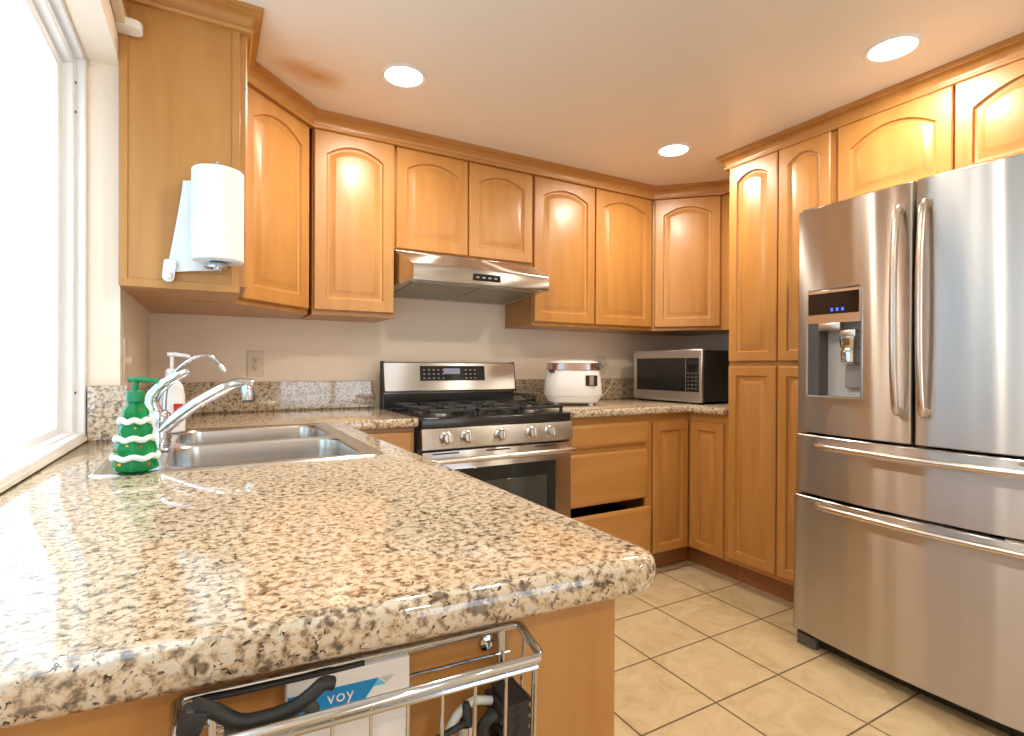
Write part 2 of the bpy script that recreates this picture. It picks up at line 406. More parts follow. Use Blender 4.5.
# pantry
t = thing('pantry_cabinet', (2.67, 1.61, 0), 'tall floor-to-ceiling maple pantry cabinet with four doors beside the fridge', 'cabinet')
part('body', box(B(), 2.365, XR-G, 1.344, 1.874, .11, 2.2, .001), 'wood', t)
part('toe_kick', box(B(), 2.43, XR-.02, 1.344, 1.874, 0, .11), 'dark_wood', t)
for y1, wd_ in ((1.866, .270), (1.590, .243)):
    door(t, (2.365, y1, 1.158), BD, wd_, UT-1.158, 'upper_door', fw=.05, arch=.035)
    door(t, (2.365, y1, .135), BD, wd_, 1.132-.135, 'lower_door', fw=.05, arch=0)
t = thing('wall_cabinet', (2.67, .89, 1.80), 'two-door maple cabinet over the fridge', 'cabinet')
part('body', box(B(), 2.365, XR-G, .44, 1.342, 1.79, 2.2, .001), 'wood', t)
door(t, (2.365, 1.315, 1.80), BD, .408, UT-1.80, arch=.055); door(t, (2.365, .900, 1.80), BD, .44, UT-1.80, arch=.055)
# base cabinets
FB = 2.143
t = thing('drawer_cabinet', (1.79, 2.46, 0), 'maple base cabinet with three wide drawers right of the stove, lowest drawer left ajar', 'cabinet')
b = B(); box(b, 1.519, 1.535, FB, YB-G, .11, .872); box(b, 2.046, 2.060, FB, YB-G, .11, .872); box(b, 1.535, 2.046, YB-.02, YB-G, .11, .872); box(b, 1.535, 2.046, FB+.02, YB-.02, .11, .125)
part('body', b, 'wood', t)
b = B(); box(b, 1.519, 1.53, FB-.0005, FB+.02, .11, .872); box(b, 2.03, 2.060, FB-.0005, FB+.02, .11, .872); box(b, 1.53, 2.03, FB, FB+.02, .83, .872); box(b, 1.53, 2.03, FB, FB+.02, .695, .725); box(b, 1.53, 2.03, FB, FB+.02, .11, .13)
part('face_frame', b, 'wood_h', t)
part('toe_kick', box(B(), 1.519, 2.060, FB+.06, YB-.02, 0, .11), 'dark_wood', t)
drawer(t, (1.524, FB-.001, .722), BX, .512, .112); drawer(t, (1.524, FB-.001, .430), BX, .512, .264)
dr = drawer(t, (1.528, FB-.018, .130), BX, .520, .256)
part('drawer_box', box(box(box(box(B(), 1.545, 1.557, FB-.017, 2.6, .15, .34), 2.02, 2.032, FB-.017, 2.6, .15, .34), 1.557, 2.02, 2.588, 2.6, .15, .34), 1.557, 2.02, FB-.017, 2.6, .15, .16), 'blackm', dr)
t = thing('corner_base_cabinet', (2.65, 2.45, 0), 'maple corner base cabinet with two doors meeting in the inner corner', 'cabinet')
part('body', prism(B(), [(2.062, FB+.002), (2.363, FB), (2.363, 1.878), (XR-G, 1.878), (XR-G, YB-G), (2.062, YB-G)], .11, .872), 'wood', t)
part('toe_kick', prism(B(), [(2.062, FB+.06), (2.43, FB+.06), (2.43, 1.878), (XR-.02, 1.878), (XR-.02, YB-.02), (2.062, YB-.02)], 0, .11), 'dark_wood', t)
door(t, (2.078, FB, .118), BX, .262, .710, arch=0, fw=.05); door(t, (2.363, 2.118, .118), BD, .222, .710, arch=0, fw=.05)
t = thing('base_cabinet', (.58, 2.46, 0), 'narrow maple base cabinet with a top drawer left of the stove', 'cabinet')
part('body', box(B(), .412, .741, FB, YB-G, .11, .872, .001), 'wood', t)
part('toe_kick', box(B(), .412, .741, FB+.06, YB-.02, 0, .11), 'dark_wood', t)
drawer(t, (.48, FB, .70), BX, .252, .155); door(t, (.48, FB, .125), BX, .252, .56, arch=0, fw=.045)
# sink / peninsula base with end panel
TL = -.073
def ye(x, d=0): return .513 + TL*x + d
t = thing('sink_base_cabinet', (.08, 1.3, 0), 'maple peninsula base cabinet under the sink, its plain end panel carrying the wire basket', 'cabinet')
part('body', prism(B(), [(XW+G, ye(XW)+.018), (.392, ye(.392)+.018), (.392, YB-G), (XW+G, YB-G)], .11, .70), 'wood', t)
part('top_frame', box(box(B(), .372, .392, .52, 2.77, .70, .872), XW+G, XW+.02, .56, 1.0, .70, .872), 'wood', t)
part('end_panel', prism(B(), [(XW+G, ye(XW)), (.412, ye(.412)), (.412, ye(.412)+.018), (XW+G, ye(XW)+.018)], 0, .872), 'wood', t)
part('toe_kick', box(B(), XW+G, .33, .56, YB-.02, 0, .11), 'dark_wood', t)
for y0 in (.52, .93, 1.34, 1.75):
    door(t, (.392, y0, .125), (0, 1), .40, .56, arch=0); drawer(t, (.392, y0, .70), (0, 1), .40, .155, m='wood_y')
# ---------------------------------------------------------------- countertops
def slab(pts, holes=(), z0=.874, z1=.914, rnd=.012):
    bm = B(); h = z1-z0; rings = []
    for ins, z in ((.014, z0), (.006, z0+.002), (.0015, z0+.007), (0, z0+.014), (0, z1-.014), (.0015, z1-.007), (.006, z1-.002), (.014, z1)):
        rings.append([bm.verts.new((x, y, z)) for x, y in offset(pts, ins)])
    for A, C in zip(rings, rings[1:]): ring_faces(bm, A, C)
    hr = []
    for hpts in holes:
        a = [bm.verts.new((x, y, z0)) for x, y in hpts]; c = [bm.verts.new((x, y, z1)) for x, y in hpts]; ring_faces(bm, a, c); hr.append((a, c))
    for ring, k in ((rings[0], 0), (rings[-1], 1)):
        es = []
        for R in [ring] + [q[k] for q in hr]:
            for i in range(len(R)):
                e = bm.edges.get((R[i], R[(i+1) % len(R)])); es.append(e)
        bmesh.ops.triangle_fill(bm, edges=es, use_beauty=True)
    return bm
SX0, SX1, SY0, SY1 = -.205, .368, 1.262, 2.045
ct = thing('granite_countertop', (.1, 1.5, .874), 'long speckled granite countertop running from the peninsula past the sink to the stove', 'countertop')
pts = [(-.31+G, ye(-.31)-.032), (.458, ye(.458)-.042), (.436, 2.105), (.748, 2.105), (.748, YB-G), (XW+G, YB-G), (XW+G, 1.9-G), (-.31+G, 1.9-G)]
pts = rounded(pts, [0, .038, .02, .004, 0, 0, 0, 0], 8)
part('slab', slab(pts, [[(SX0+.015, SY0+.015), (SX1-.015, SY0+.015), (SX1-.015, SY1-.015), (SX0+.015, SY1-.015)]]), 'granite', ct)
part('backsplash', box(B(), XW+.021, .743, YB-.02, YB-G, .914, 1.05, .002), 'granite', ct)
part('backsplash', box(B(), XW+G, XW+.02, 1.9, YB-G, .914, 1.05, .002), 'granite', ct)
part('backsplash', box(B(), -.30, XW+.02, 1.878, 1.899, .914, 1.068, .002), 'granite', ct)
ct2 = thing('granite_countertop', (2.3, 2.4, .874), 'speckled granite corner countertop under the rice cooker and microwave', 'countertop')
pts = rounded([(1.515, 2.105), (2.325, 2.105), (2.325, 1.878), (XR-G, 1.878), (XR-G, YB-G), (1.515, YB-G)], [.004, .015, 0, 0, 0, 0], 4)
part('slab', slab(pts), 'granite', ct2)
part('backsplash', box(B(), 1.515, XR-.021, YB-.02, YB-G, .914, 1.05, .002), 'granite', ct2)
part('backsplash', box(B(), XR-.02, XR-G, 1.878, YB-G, .914, 1.05, .002), 'granite', ct2)
# ---------------------------------------------------------------- sink
sk = thing('kitchen_sink', (.08, 1.65, .914), 'double-bowl stainless steel drop-in sink in the granite counter', 'sink')
def rrect(x0, x1, y0, y1, r, seg=5): return rounded([(x0, y0), (x1, y0), (x1, y1), (x0, y1)], [r]*4, seg)
bowls = [(-.085, .325, 1.300, 1.640), (-.085, .325, 1.670, 2.005)]
def sinkrim():
    bm = B(); z = .917
    lo = [bm.verts.new((x, y, .9142)) for x, y in rrect(SX0, SX1, SY0, SY1, .03)]
    md = [bm.verts.new((x, y, .9175)) for x, y in rrect(SX0+.003, SX1-.003, SY0+.003, SY1-.003, .028)]
    hi = [bm.verts.new((x, y, .9185)) for x, y in rrect(SX0+.009, SX1-.009, SY0+.009, SY1-.009, .024)]
    inn = [bm.verts.new((x, y, .9160)) for x, y in rrect(SX0+.016, SX1-.016, SY0+.016, SY1-.016, .02)]
    for a, c in ((lo, md), (md, hi), (hi, inn)): ring_faces(bm, a, c)
    es = [bm.edges.get((inn[i], inn[(i+1) % len(inn)])) for i in range(len(inn))]
    for bw in bowls:
        R = [bm.verts.new((x, y, .9160)) for x, y in rrect(*bw, .06, 6)]
        R2 = [bm.verts.new((x, y, .911)) for x, y in rrect(bw[0]+.005, bw[1]-.005, bw[2]+.005, bw[3]-.005, .055, 6)]
        ring_faces(bm, R, R2); es += [bm.edges.get((R[i], R[(i+1) % len(R)])) for i in range(len(R))]
    bmesh.ops.triangle_fill(bm, edges=es, use_beauty=True)
    return bm
part('rim', sinkrim(), 'sinksteel', sk)
for bw in bowls:
    bm = B(); R = []
    for ins, z, r in ((.005, .911, .055), (.008, .88, .055), (.014, .76, .05), (.022, .745, .045), (.04, .737, .03), (.16, .733, .01)):
        R.append([bm.verts.new((x, y, z)) for x, y in rrect(bw[0]+ins, bw[1]-ins, bw[2]+ins, bw[3]-ins, r, 6)])
    for a, c in zip(R, R[1:]): ring_faces(bm, a, c)
    bm.faces.new(R[-1])
    o = part('bowl', bm, 'sinksteel', sk)
    part('drain', lathe(B(), ((bw[0]+bw[1])/2, (bw[2]+bw[3])/2, .733), [(.042, .001), (.042, .004), (.035, .004), (.03, .001), (.008, .001)], 20), 'chrome', o)
# faucet
fa = thing('kitchen_faucet', (-.108, 1.60, .916), 'chrome single-lever kitchen faucet with a long pull-out spout over the sink', 'faucet')
part('base_plate', box(B(), -.138, -.088, 1.545, 1.655, .9165, .926, .004, 2), 'chrome', fa)
fc = (-.110, 1.60)
part('body', lathe(B(), (*fc, .926), [(.024, 0), (.025, .006), (.022, .012), (.0215, .055), (.024, .068), (.022, .080), (.014, .088), (.004, .09)], 24), 'chrome', fa)
sp = part('spout', tube(B(), smooth_path([(-.112, 1.60, .962), (-.080, 1.597, .990), (-.03, 1.592, 1.030), (.02, 1.588, 1.062), (.055, 1.584, 1.078), (.083, 1.581, 1.080), (.098, 1.58, 1.076)], 5), [.022, .022, .022, .021, .0205, .020] + [.0185]*12 + [.0165]*6 + [.016]*6 + [.015], 16, flat=.85), 'chrome', fa)
part('spray_head', tube(B(), [(.078, 1.581, 1.082), (.084, 1.581, 1.072), (.088, 1.581, 1.050), (.088, 1.581, 1.036)], [.013, .0175, .0175, .0155], 16), 'chrome', sp)
part('nozzle', tube(B(), [(.088, 1.581, 1.036), (.088, 1.581, 1.030)], [.0145, .013], 14), 'dgrey', sp)
part('lever', tube(B(), smooth_path([(-.118, 1.60, 1.005), (-.127, 1.60, 1.030), (-.122, 1.597, 1.055), (-.098, 1.592, 1.082), (-.072, 1.588, 1.100), (-.048, 1.585, 1.112)], 5), [.016]*5 + [.0155]*6 + [.014]*5 + [.012]*5 + [.009]*4 + [.007], 14, flat=.6), 'chrome', fa)
ff = thing('filter_faucet', (-.118, 1.86, .916), 'slim gooseneck drinking-water tap behind the main faucet', 'faucet')
part('base', lathe(B(), (-.118, 1.86, .9165), [(.02, 0), (.02, .004), (.012, .012), (.010, .03), (.008, .034)], 18), 'chrome', ff)
part('gooseneck', tube(B(), smooth_path([(-.118, 1.86, .945), (-.116, 1.86, 1.04), (-.100, 1.86, 1.095), (-.062, 1.86, 1.137), (-.022, 1.86, 1.158), (.008, 1.86, 1.150), (.028, 1.86, 1.125)], 6), .0055, 10), 'chrome', ff)
part('nozzle', tube(B(), [(.024, 1.86, 1.130), (.036, 1.86, 1.108)], .0075, 10), 'chrome', ff)
part('handle', tube(B(), [(-.118, 1.86, .955), (-.118, 1.825, .965)], .005, 8), 'chrome', ff)
# cloth in sink
def lump(bm, c, r, seed, sq=.6, res=3):
    rn = random.Random(seed); q = bmesh.ops.create_icosphere(bm, subdivisions=res, radius=1); ph = [rn.uniform(0, 6) for _ in range(6)]
    for v in q['verts']:
        d = v.co.copy(); k = 1 + .16*math.sin(5*d.x+ph[0])*math.cos(4*d.y+ph[1]) + .10*math.sin(9*d.z+6*d.x+ph[2]) + .07*math.sin(12*d.y+ph[3])
        v.co = V(c) + V((d.x*r[0], d.y*r[1], d.z*r[2]))*k
    return bm
o = part('dish_cloth', lump(lump(B(), (.285, 1.71, .885), (.030, .030, .022), 5), (.262, 1.70, .877), (.026, .024, .016), 8), 'cloth'); tag(o, 'small crumpled white cloth draped over the sink divider', 'cloth')
# ---------------------------------------------------------------- soap bottles
def green_bottle():
    cx, cy, z0 = -.130, 1.292, .9186
    t = thing('soap_dispenser', (cx, cy, z0), 'green Christmas-tree-shaped pump soap bottle with white garlands', 'soap bottle')
    prof = []
    tiers = [(.043, .036, 0, .035), (.040, .030, .035, .075), (.032, .022, .075, .110), (.025, .014, .110, .142)]
    prof.append((.034, 0)); prof.append((.0415, .004))
    for rb, rt, a, c in tiers:
        prof += [(rb, a+.008), (rb*.97, a+.015), ((rb+rt)/2, (a+c)/2+.006), (rt, c)]
    prof += [(.012, .146), (.012, .15)]
    part('bottle', lathe(B(), (cx, cy, z0), [(q*.88, h*.95) for q, h in prof], 40, lobes=8, amp=.045), 'greenliq', t)
    for zz, r in ((.0285, .0372), (.0645, .0322), (.0995, .0255)):
        bm = B(); n = 64
        tube(bm, [(cx+(r)*math.cos(2*math.pi*i/n)*1.0, cy+(r)*math.sin(2*math.pi*i/n), z0+zz+.0022*math.sin(7*2*math.pi*i/n)) for i in range(n)], .0055, 8, closed=True)
        part('garland', bm, 'snow', t)
    for k, (a, zz, r) in enumerate(((-1.2, .052, .0345), (-1.9, .055, .034), (-.6, .055, .0335), (-1.5, .090, .0285), (-1.0, .127, .0195), (-2.2, .018, .043), (-.9, .016, .043))):
        part('ornament', lathe(B(), (cx+r*.88*math.cos(a), cy+r*.88*math.sin(a), z0+zz*.95), [(.001, -.003), (.0032, -.001), (.0032, .001), (.001, .003)], 10), 'red' if k % 2 == 0 else 'yellow', t)
    z0 -= .0075
    part('collar', lathe(B(), (cx, cy, z0+.142), [(.012, 0), (.0155, .002), (.0155, .020), (.013, .024), (.006, .026)], 24), 'green', t)
    part('pump', tube(tube(B(), [(cx, cy, z0+.165), (cx, cy, z0+.184)], .0055, 10), [(cx-.012, cy+.004, z0+.187), (cx+.005, cy-.001, z0+.188), (cx+.034, cy-.012, z0+.186), (cx+.038, cy-.013, z0+.181)], [.0055, .006, .0045, .0035], 10), 'green', t)
green_bottle()
def white_bottle():
    cx, cy, z0 = -.105, 1.965, .9186
    t = thing('soap_dispenser', (cx, cy, z0), 'tall white pump soap bottle behind the chrome faucet', 'soap bottle')
    part('bottle', lathe(B(), (cx, cy, z0), [(.030, 0), (.036, .004), (.037, .06), (.036, .11), (.030, .145), (.018, .165), (.014, .17)], 28, sy=.7), 'white', t)
    part('sticker', box(B(), cx+.006, cx+.030, cy-.0275, cy-.0235, z0+.045, z0+.090, .001), 'red', t)
    part('collar', lathe(B(), (cx, cy, z0+.168), [(.015, 0), (.0175, .002), (.0175, .025), (.013, .03), (.005, .031)], 20), 'white', t)
    part('pump', tube(tube(B(), [(cx, cy, z0+.19), (cx, cy, z0+.235)], .0055, 10), [(cx-.012, cy, z0+.242), (cx+.01, cy, z0+.242), (cx+.044, cy-.004, z0+.237), (cx+.05, cy-.004, z0+.230)], [.006, .007, .005, .004], 10), 'white', t)
white_bottle()
# ---------------------------------------------------------------- range
rg = thing('gas_range', (1.13, 2.4, 0), 'freestanding stainless steel gas range with five knobs and a backguard', 'stove')
RX0, RX1 = .755, 1.509
part('body', box(B(), RX0, RX1, 2.128, 2.735, .03, .895, .002), 'dgrey', rg)
for x in (.80, 1.46):
    for y in (2.16, 2.68): part('foot', lathe(B(), (x, y, 0), [(.018, 0), (.018, .03)], 12), 'blackm', rg)
ctop = part('cooktop', box(box(B(), RX0, RX1, 2.094, 2.64, .868, .908, .006, 3), RX0+.03, RX1-.03, 2.12, 2.61, .9075, .911, .001), 'enamel', rg)
cp = part('control_panel', prism(B(), [(2.088, .866), (2.078, .790), (2.082, .780), (2.128, .780), (2.128, .868)], RX0, RX1, 'x'), 'steel', rg)
for kx in (.868, .962, 1.125, 1.285, 1.385):
    m4 = Matrix.Translation(V((kx-.008, 2.081, .824))) @ Matrix.Rotation(math.radians(-7), 4, 'X')
    k = part('knob', lathe(B(), (0, 0, 0), [(.029, .001), (.029, -.006), (.0235, -.010), (.0215, -.030), (.019, -.034), (.004, -.0345)], 28, 'y', M4=m4), 'steel_plain', rg)
    part('pointer', box(B(), -.0045, .0045, -.044, -.030, -.021, .021, .002, 2, M4=m4), 'handle', k)
od = part('oven_door', box(B(), RX0+.003, RX1-.003, 2.086, 2.127, .195, .770, .005, 2), 'steel', rg)
part('oven_window_frame', box(B(), .89, 1.415, 2.0825, 2.0865, .33, .690, .002), 'black', od)
part('oven_window', box(B(), .945, 1.365, 2.0805, 2.0828, .38, .628, .002), 'ovenglass', od)
part('handle', tube(B(), smooth_path([(RX0+.012, 2.081, .735), (RX0+.02, 2.048, .737), (RX0+.05, 2.032, .738), (1.0, 2.026, .738), (1.25, 2.026, .738), (RX1-.05, 2.032, .738), (RX1-.02, 2.048, .737), (RX1-.012, 2.081, .735)], 5), .0125, 14), 'handle', od)
for x0 in (.80, 1.05, 1.30): part('vent_slot', box(B(), x0, x0+.12, 2.0845, 2.0865, .757, .763), 'blackm', od)
part('storage_drawer', box(B(), RX0+.003, RX1-.003, 2.088, 2.127, .05, .185, .005, 2), 'steel', rg)
# backguard
bgd = part('backguard', prism(B(), [(2.699, .905), (2.699, 1.142), (2.694, 1.148), (2.66, 1.148), (2.652, 1.142), (2.632, 1.0), (2.640, .992), (2.665, .990), (2.665, .905)], RX0+.002, RX1-.002, 'x'), 'steel', rg)
part('lower_panel', box(B(), RX0+.006, RX1-.006, 2.655, 2.664, .912, .985, .001), 'enamel', bgd)
part('black_end_cap', prism(B(), [(2.70, .905), (2.70, 1.15), (2.655, 1.152), (2.626, .99), (2.66, .985), (2.66, .905)], RX0-.004, RX0+.002, 'x'), 'blackm', bgd)
part('black_end_cap', prism(B(), [(2.70, .905), (2.70, 1.15), (2.655, 1.152), (2.626, .99), (2.66, .985), (2.66, .905)], RX1-.002, RX1+.003, 'x'), 'blackm', bgd)
def slant(x0, x1, z0, z1, th=.002):   # a plate on the sloped backguard face
    def yy(z): return 2.632 + (z-1.0)*(.020/.142)
    return prism(B(), [(yy(z0)-th, z0), (yy(z1)-th, z1), (yy(z1)+.004, z1), (yy(z0)+.004, z0)], x0, x1, 'x')
dp = part('control_display', slant(.945, 1.318, 1.050, 1.128), 'black', bgd)
part('clock_screen', slant(1.075, 1.17, 1.085, 1.115, .003), 'lcd', dp)
for r in range(3):
    for c in list(range(5)) + [9, 10, 11]:
        part('button', slant(.962+c*.0265, .972+c*.0265, 1.060+r*.022, 1.066+r*.022, .003), 'grey', dp)
# burners and grates
gz = .911
for bx, by, br in ((.90, 2.24, .048), (.90, 2.49, .040), (1.129, 2.365, .052), (1.36, 2.24, .048), (1.36, 2.49, .036)):
    bu = part('burner', lathe(B(), (bx, by, gz), [(br, 0), (br, .006), (br*.85, .010), (br*.8, .010)], 24), 'steel_plain', ctop)
    part('burner_cap', lathe(B(), (bx, by, gz+.010), [(br*.78, 0), (br*.8, .004), (br*.72, .009), (br*.1, .010)], 24), 'iron', bu)
for gx0, gx1 in ((RX0+.035, RX0+.262), (RX0+.268, RX1-.268), (RX1-.262, RX1-.035)):
    bm = B(); z0, z1 = .929, .943; gy0, gy1 = 2.112, 2.60; q = .006
    for y in (gy0, gy1-.012): box(bm, gx0, gx1, y, y+.012, z0, z1, .002)
    for x in (gx0, gx1-.012): box(bm, x, x+.012, gy0, gy1, z0, z1, .002)
    mx_ = (gx0+gx1)/2; my = (gy0+gy1)/2
    box(bm, gx0, gx1, my-q, my+q, z0, z1, .002)
    for cy in ((gy0+my)/2, (gy1+my)/2):
        box(bm, gx0, mx_-.03, cy-q, cy+q, z0, z1+.004, .002); box(bm, mx_+.03, gx1, cy-q, cy+q, z0, z1+.004, .002)
        box(bm, mx_-q, mx_+q, cy+.03, cy+.12, z0, z1+.004, .002); box(bm, mx_-q, mx_+q, cy-.12, cy-.03, z0, z1+.004, .002)
    for x in (gx0+.001, gx1-.013):
        for y in (gy0+.001, my-q, gy1-.013): box(bm, x, x+.012, y, y+.012, gz-.001, z0+.002)
    part('grate', bm, 'iron', ctop)
part('rating_sticker', box(B(), .775, .835, 2.098, 2.116, .9075, .9085), 'lgrey', ctop, 'small pale sticker')
# ---------------------------------------------------------------- hood
hd = thing('range_hood', (1.13, 2.53, 1.49), 'slim under-cabinet stainless range hood above the stove', 'range hood')
def hood():
    bm = B()
    secs = [(YB-.004, 1.488, 1.671, 0), (2.45, 1.506, 1.671, 0), (2.445, 1.506, 1.662, 0), (2.30, 1.5155, 1.596, .022), (2.288, 1.516, 1.586, .028), (2.284, 1.524, 1.578, .030)]
    rings = []
    for y, zb, zt, ins in secs:
        x0, x1 = .755+ins, 1.513-ins*.3
        rings.append([bm.verts.new(c) for c in ((x0, y, zb), (x1, y, zb), (x1, y, zt), (x0, y, zt))])
    for a, c in zip(rings, rings[1:]): ring_faces(bm, a, c)
    bm.faces.new(rings[0]); bm.faces.new(rings[-1]); return bm
part('shell', hood(), 'steel', hd)
def zun(y): return 1.5155 - (y-2.30)*.058
for x0, x1 in ((.80, 1.125), (1.145, 1.47)):
    part('grease_filter', prism(B(), [(2.34, zun(2.34)-.004), (2.72, zun(2.72)-.004), (2.72, zun(2.72)+.003), (2.34, zun(2.34)+.003)], x0, x1, 'x'), 'filter', hd)
for x in (.79, 1.475):
    part('hood_lamp', lathe(B(), (x, 2.318, zun(2.318)), [(.014, .002), (.014, -.004), (.011, -.005)], 16), 'lgrey', hd)
sw = part('switch_panel', box(B(), 1.075, 1.225, 2.2812, 2.290, 1.532, 1.566, .003), 'black', hd)
for k in range(4): part('button', box(B(), 1.092+k*.032, 1.108+k*.032, 2.2795, 2.283, 1.544, 1.552, .001), 'grey', sw)
# ---------------------------------------------------------------- refrigerator
fg = thing('refrigerator', (2.53, .893, 0), 'large stainless steel french-door refrigerator with two freezer drawers and an ice dispenser', 'refrigerator')
FY0, FY1, FM = .448, 1.338, .905
part('body', box(B(), 2.165, 2.93, FY0+.005, FY1-.004, .035, 1.745, .004), 'dgrey', fg)
def fx(y):   # bowed door front
    q = (y-(FY0+FY1)/2)/((FY1-FY0)/2); return 2.068 + .036*q*q + .0006*math.sin(33*y+1) + .00035*math.sin(71*y+.5)
def bowed(y0, y1, z0, z1, n=56, r=.010, hole=None, dx=0):
    """door skin: vertical bowed panel with rounded vertical edges; optional rectangular recess hole (ya,yb,za,zb)"""
    bm = B(); ys = [y0 + (y1-y0)*k/n for k in range(n+1)]
    if hole: ys = sorted(set([y for y in ys if not (abs(y-hole[0]) < .02 or abs(y-hole[1]) < .02)] + [hole[0], hole[1], y0, y1]))
    front = [(fx(y), y) for y in ys]; F0 = fx
    front[0] = (front[0][0]+r, y0); front[-1] = (front[-1][0]+r, y1)
    front.insert(1, (fx(y0+r*.3)+r*.3, y0+r*.3)); front.insert(2, (fx(y0+r), y0+r))
    front.insert(-1, (fx(y1-r), y1-r)); front.insert(-1, (fx(y1-r*.3)+r*.3, y1-r*.3))
    zs = [z0, z0+.003, z1-.003, z1] if not hole else [z0, z0+.003, hole[2], hole[3], z1-.003, z1]
    front = [(x+dx, y) for x, y in front]
    grid = []
    for z in zs:
        e = .003 if z in (z0, z1) else 0
        grid.append([bm.verts.new((x+e, y, z)) for x, y in front])
    for i in range(len(zs)-1):
        for j in range(len(front)-1):
            if hole and zs[i] == hole[2] and front[j][1] >= hole[0]-1e-6 and front[j+1][1] <= hole[1]+1e-6: continue
            bm.faces.new((grid[i][j], grid[i][j+1], grid[i+1][j+1], grid[i+1][j]))
    XB = 2.158
    bl = [(bm.verts.new((XB, y0, z)), bm.verts.new((XB, y1, z))) for z in zs]
    for i in range(len(zs)-1):
        bm.faces.new((grid[i][0], grid[i+1][0], bl[i+1][0], bl[i][0])); bm.faces.new((grid[i][-1], bl[i][1], bl[i+1][1], grid[i+1][-1]))
        bm.faces.new((bl[i][0], bl[i+1][0], bl[i+1][1], bl[i][1]))
    bm.faces.new(grid[0] + [bl[0][1], bl[0][0]]); bm.faces.new(grid[-1] + [bl[-1][1], bl[-1][0]])
    return bm
HY0, HY1, HZ0, HZ1 = 1.070, 1.287, 1.012, 1.436
ld = part('left_door', bowed(FM+.004, FY1, .868, 1.762, hole=(HY0, HY1, HZ0, HZ1)), 'steel', fg)
rd = part('right_door', bowed(FY0, FM-.004, .868, 1.762), 'steel', fg)
d1 = part('middle_drawer', bowed(FY0, FY1+.003, .622, .858, 64, dx=-.004), 'steel', fg)
d2 = part('bottom_drawer', bowed(FY0, FY1+.006, .062, .612, 64, dx=-.012), 'steel', fg)
part('base_grille', box(B(), 2.13, 2.17, FY0+.02, FY1-.02, .012, .05, .003), 'blackm', fg)
part('foot', prism(B(), rounded([(2.10, 1.25), (2.16, 1.25), (2.16, 1.335), (2.10, 1.335)], [.015]*4, 4), 0, .045), 'dgrey', fg)
part('foot', prism(B(), rounded([(2.10, .46), (2.16, .46), (2.16, .54), (2.10, .54)], [.015]*4, 4), 0, .045), 'dgrey', fg)
part('hinge_cover', box(B(), 2.12, 2.24, 1.26, 1.33, 1.7625, 1.775, .003), 'dgrey', fg)
# door handles (vertical bows)
for dd, y in ((ld, .944), (rd, .866)):
    x0 = fx(y)
    h = part('handle', tube(B(), smooth_path([(x0+.004, y, .985), (x0-.02, y, .975), (x0-.036, y, 1.02), (x0-.048, y, 1.15), (x0-.052, y, 1.33), (x0-.048, y, 1.50), (x0-.036, y, 1.63), (x0-.02, y, 1.676), (x0+.004, y, 1.668)], 5), .0115, 12), 'handle', dd)
for dd, z in ((d1, .822), (d2, .588)):
    pts = [(fx(1.24)+.004, 1.238, z), (fx(1.235)-.018, 1.240, z)] + [(fx(y)-.036-.006*math.cos((y-.893)*4), y, z+.0) for y in (1.20, 1.1, 1.0, .893, .79, .69, .59)] + [(fx(.55)-.018, .546, z), (fx(.55)+.004, .548, z)]
    part('handle', tube(B(), smooth_path(pts, 5), .0115, 12), 'handle', dd)
    part('badge', box(B(), fx(.66)-.001, fx(.66)+.004, .615, .665, z+.018, z+.030, .001), 'steel_plain', dd)
# dispenser
xh = 2.078
ds = part('dispenser_frame', B(), 'steel_plain', ld) if False else None
def disp():
    bm = B(); o = rrect(HY0-.004, HY1+.004, HZ0-.004, HZ1+.004, .014, 4); i_ = rrect(HY0+.005, HY1-.005, HZ0+.005, HZ1-.005, .008, 4)
    a = [bm.verts.new((fx(y)+.002, y, z)) for y, z in o]; c = [bm.verts.new((fx(y)-.004, y, z)) for y, z in offset(o, .003)]; d_ = [bm.verts.new((fx(y)-.003, y, z)) for y, z in i_]; e = [bm.verts.new((fx(y)+.02, y, z)) for y, z in i_]
    ring_faces(bm, a, c); ring_faces(bm, c, d_); ring_faces(bm, d_, e); return bm
ds = part('dispenser', disp(), 'steel_plain', ld)
b = B(); ya, yb, za, zb = HY0+.005, HY1-.005, HZ0+.005, 1.315
box(b, 2.150, 2.154, ya, yb, za, zb); box(b, xh+.004, 2.15, yb, yb+.003, za, zb); box(b, xh+.004, 2.15, ya-.003, ya, za, zb); box(b, xh+.004, 2.15, ya, yb, za-.003, za)
part('recess', b, 'lgrey', ds)
part('recess_side', box(B(), xh+.010, 2.149, yb-.045, yb-.001, za+.001, zb-.001), 'dgrey', ds)
part('control_band', box(B(), fx(1.18)+.0, 2.13, ya, yb, 1.300, HZ1-.006, .002), 'handle', ds)
sc = part('touch_screen', box(B(), fx(1.18)-.0025, fx(1.18)+.004, ya+.012, yb-.004, 1.335, 1.418, .001), 'black', ds)
for k in range(3): part('digit', box(B(), fx(1.18)-.0035, fx(1.18)-.002, 1.14+k*.02, 1.149+k*.02, 1.345, 1.357), 'bluelit', sc)
part('ice_chute', box(box(B(), fx(1.18)-.010, 2.13, 1.150, 1.235, 1.270, 1.302, .006, 2), 2.085, 2.12, 1.10, 1.16, 1.24, 1.272, .006, 2), 'steel_plain', ds)
part('nozzle', lathe(B(), (2.107, 1.130, 1.145), [(.020, 0), (.029, .004), (.032, .04), (.027, .055), (.033, .062), (.036, .10)], 20), 'chrome', ds)
part('paddle', prism(B(), [(2.148, 1.03), (2.140, 1.03), (2.118, 1.20), (2.126, 1.20)], 1.0, 1.0+.0, 'x') if False else box(B(), 2.128, 2.136, 1.10, 1.16, 1.05, 1.14, .003), 'grey', ds)
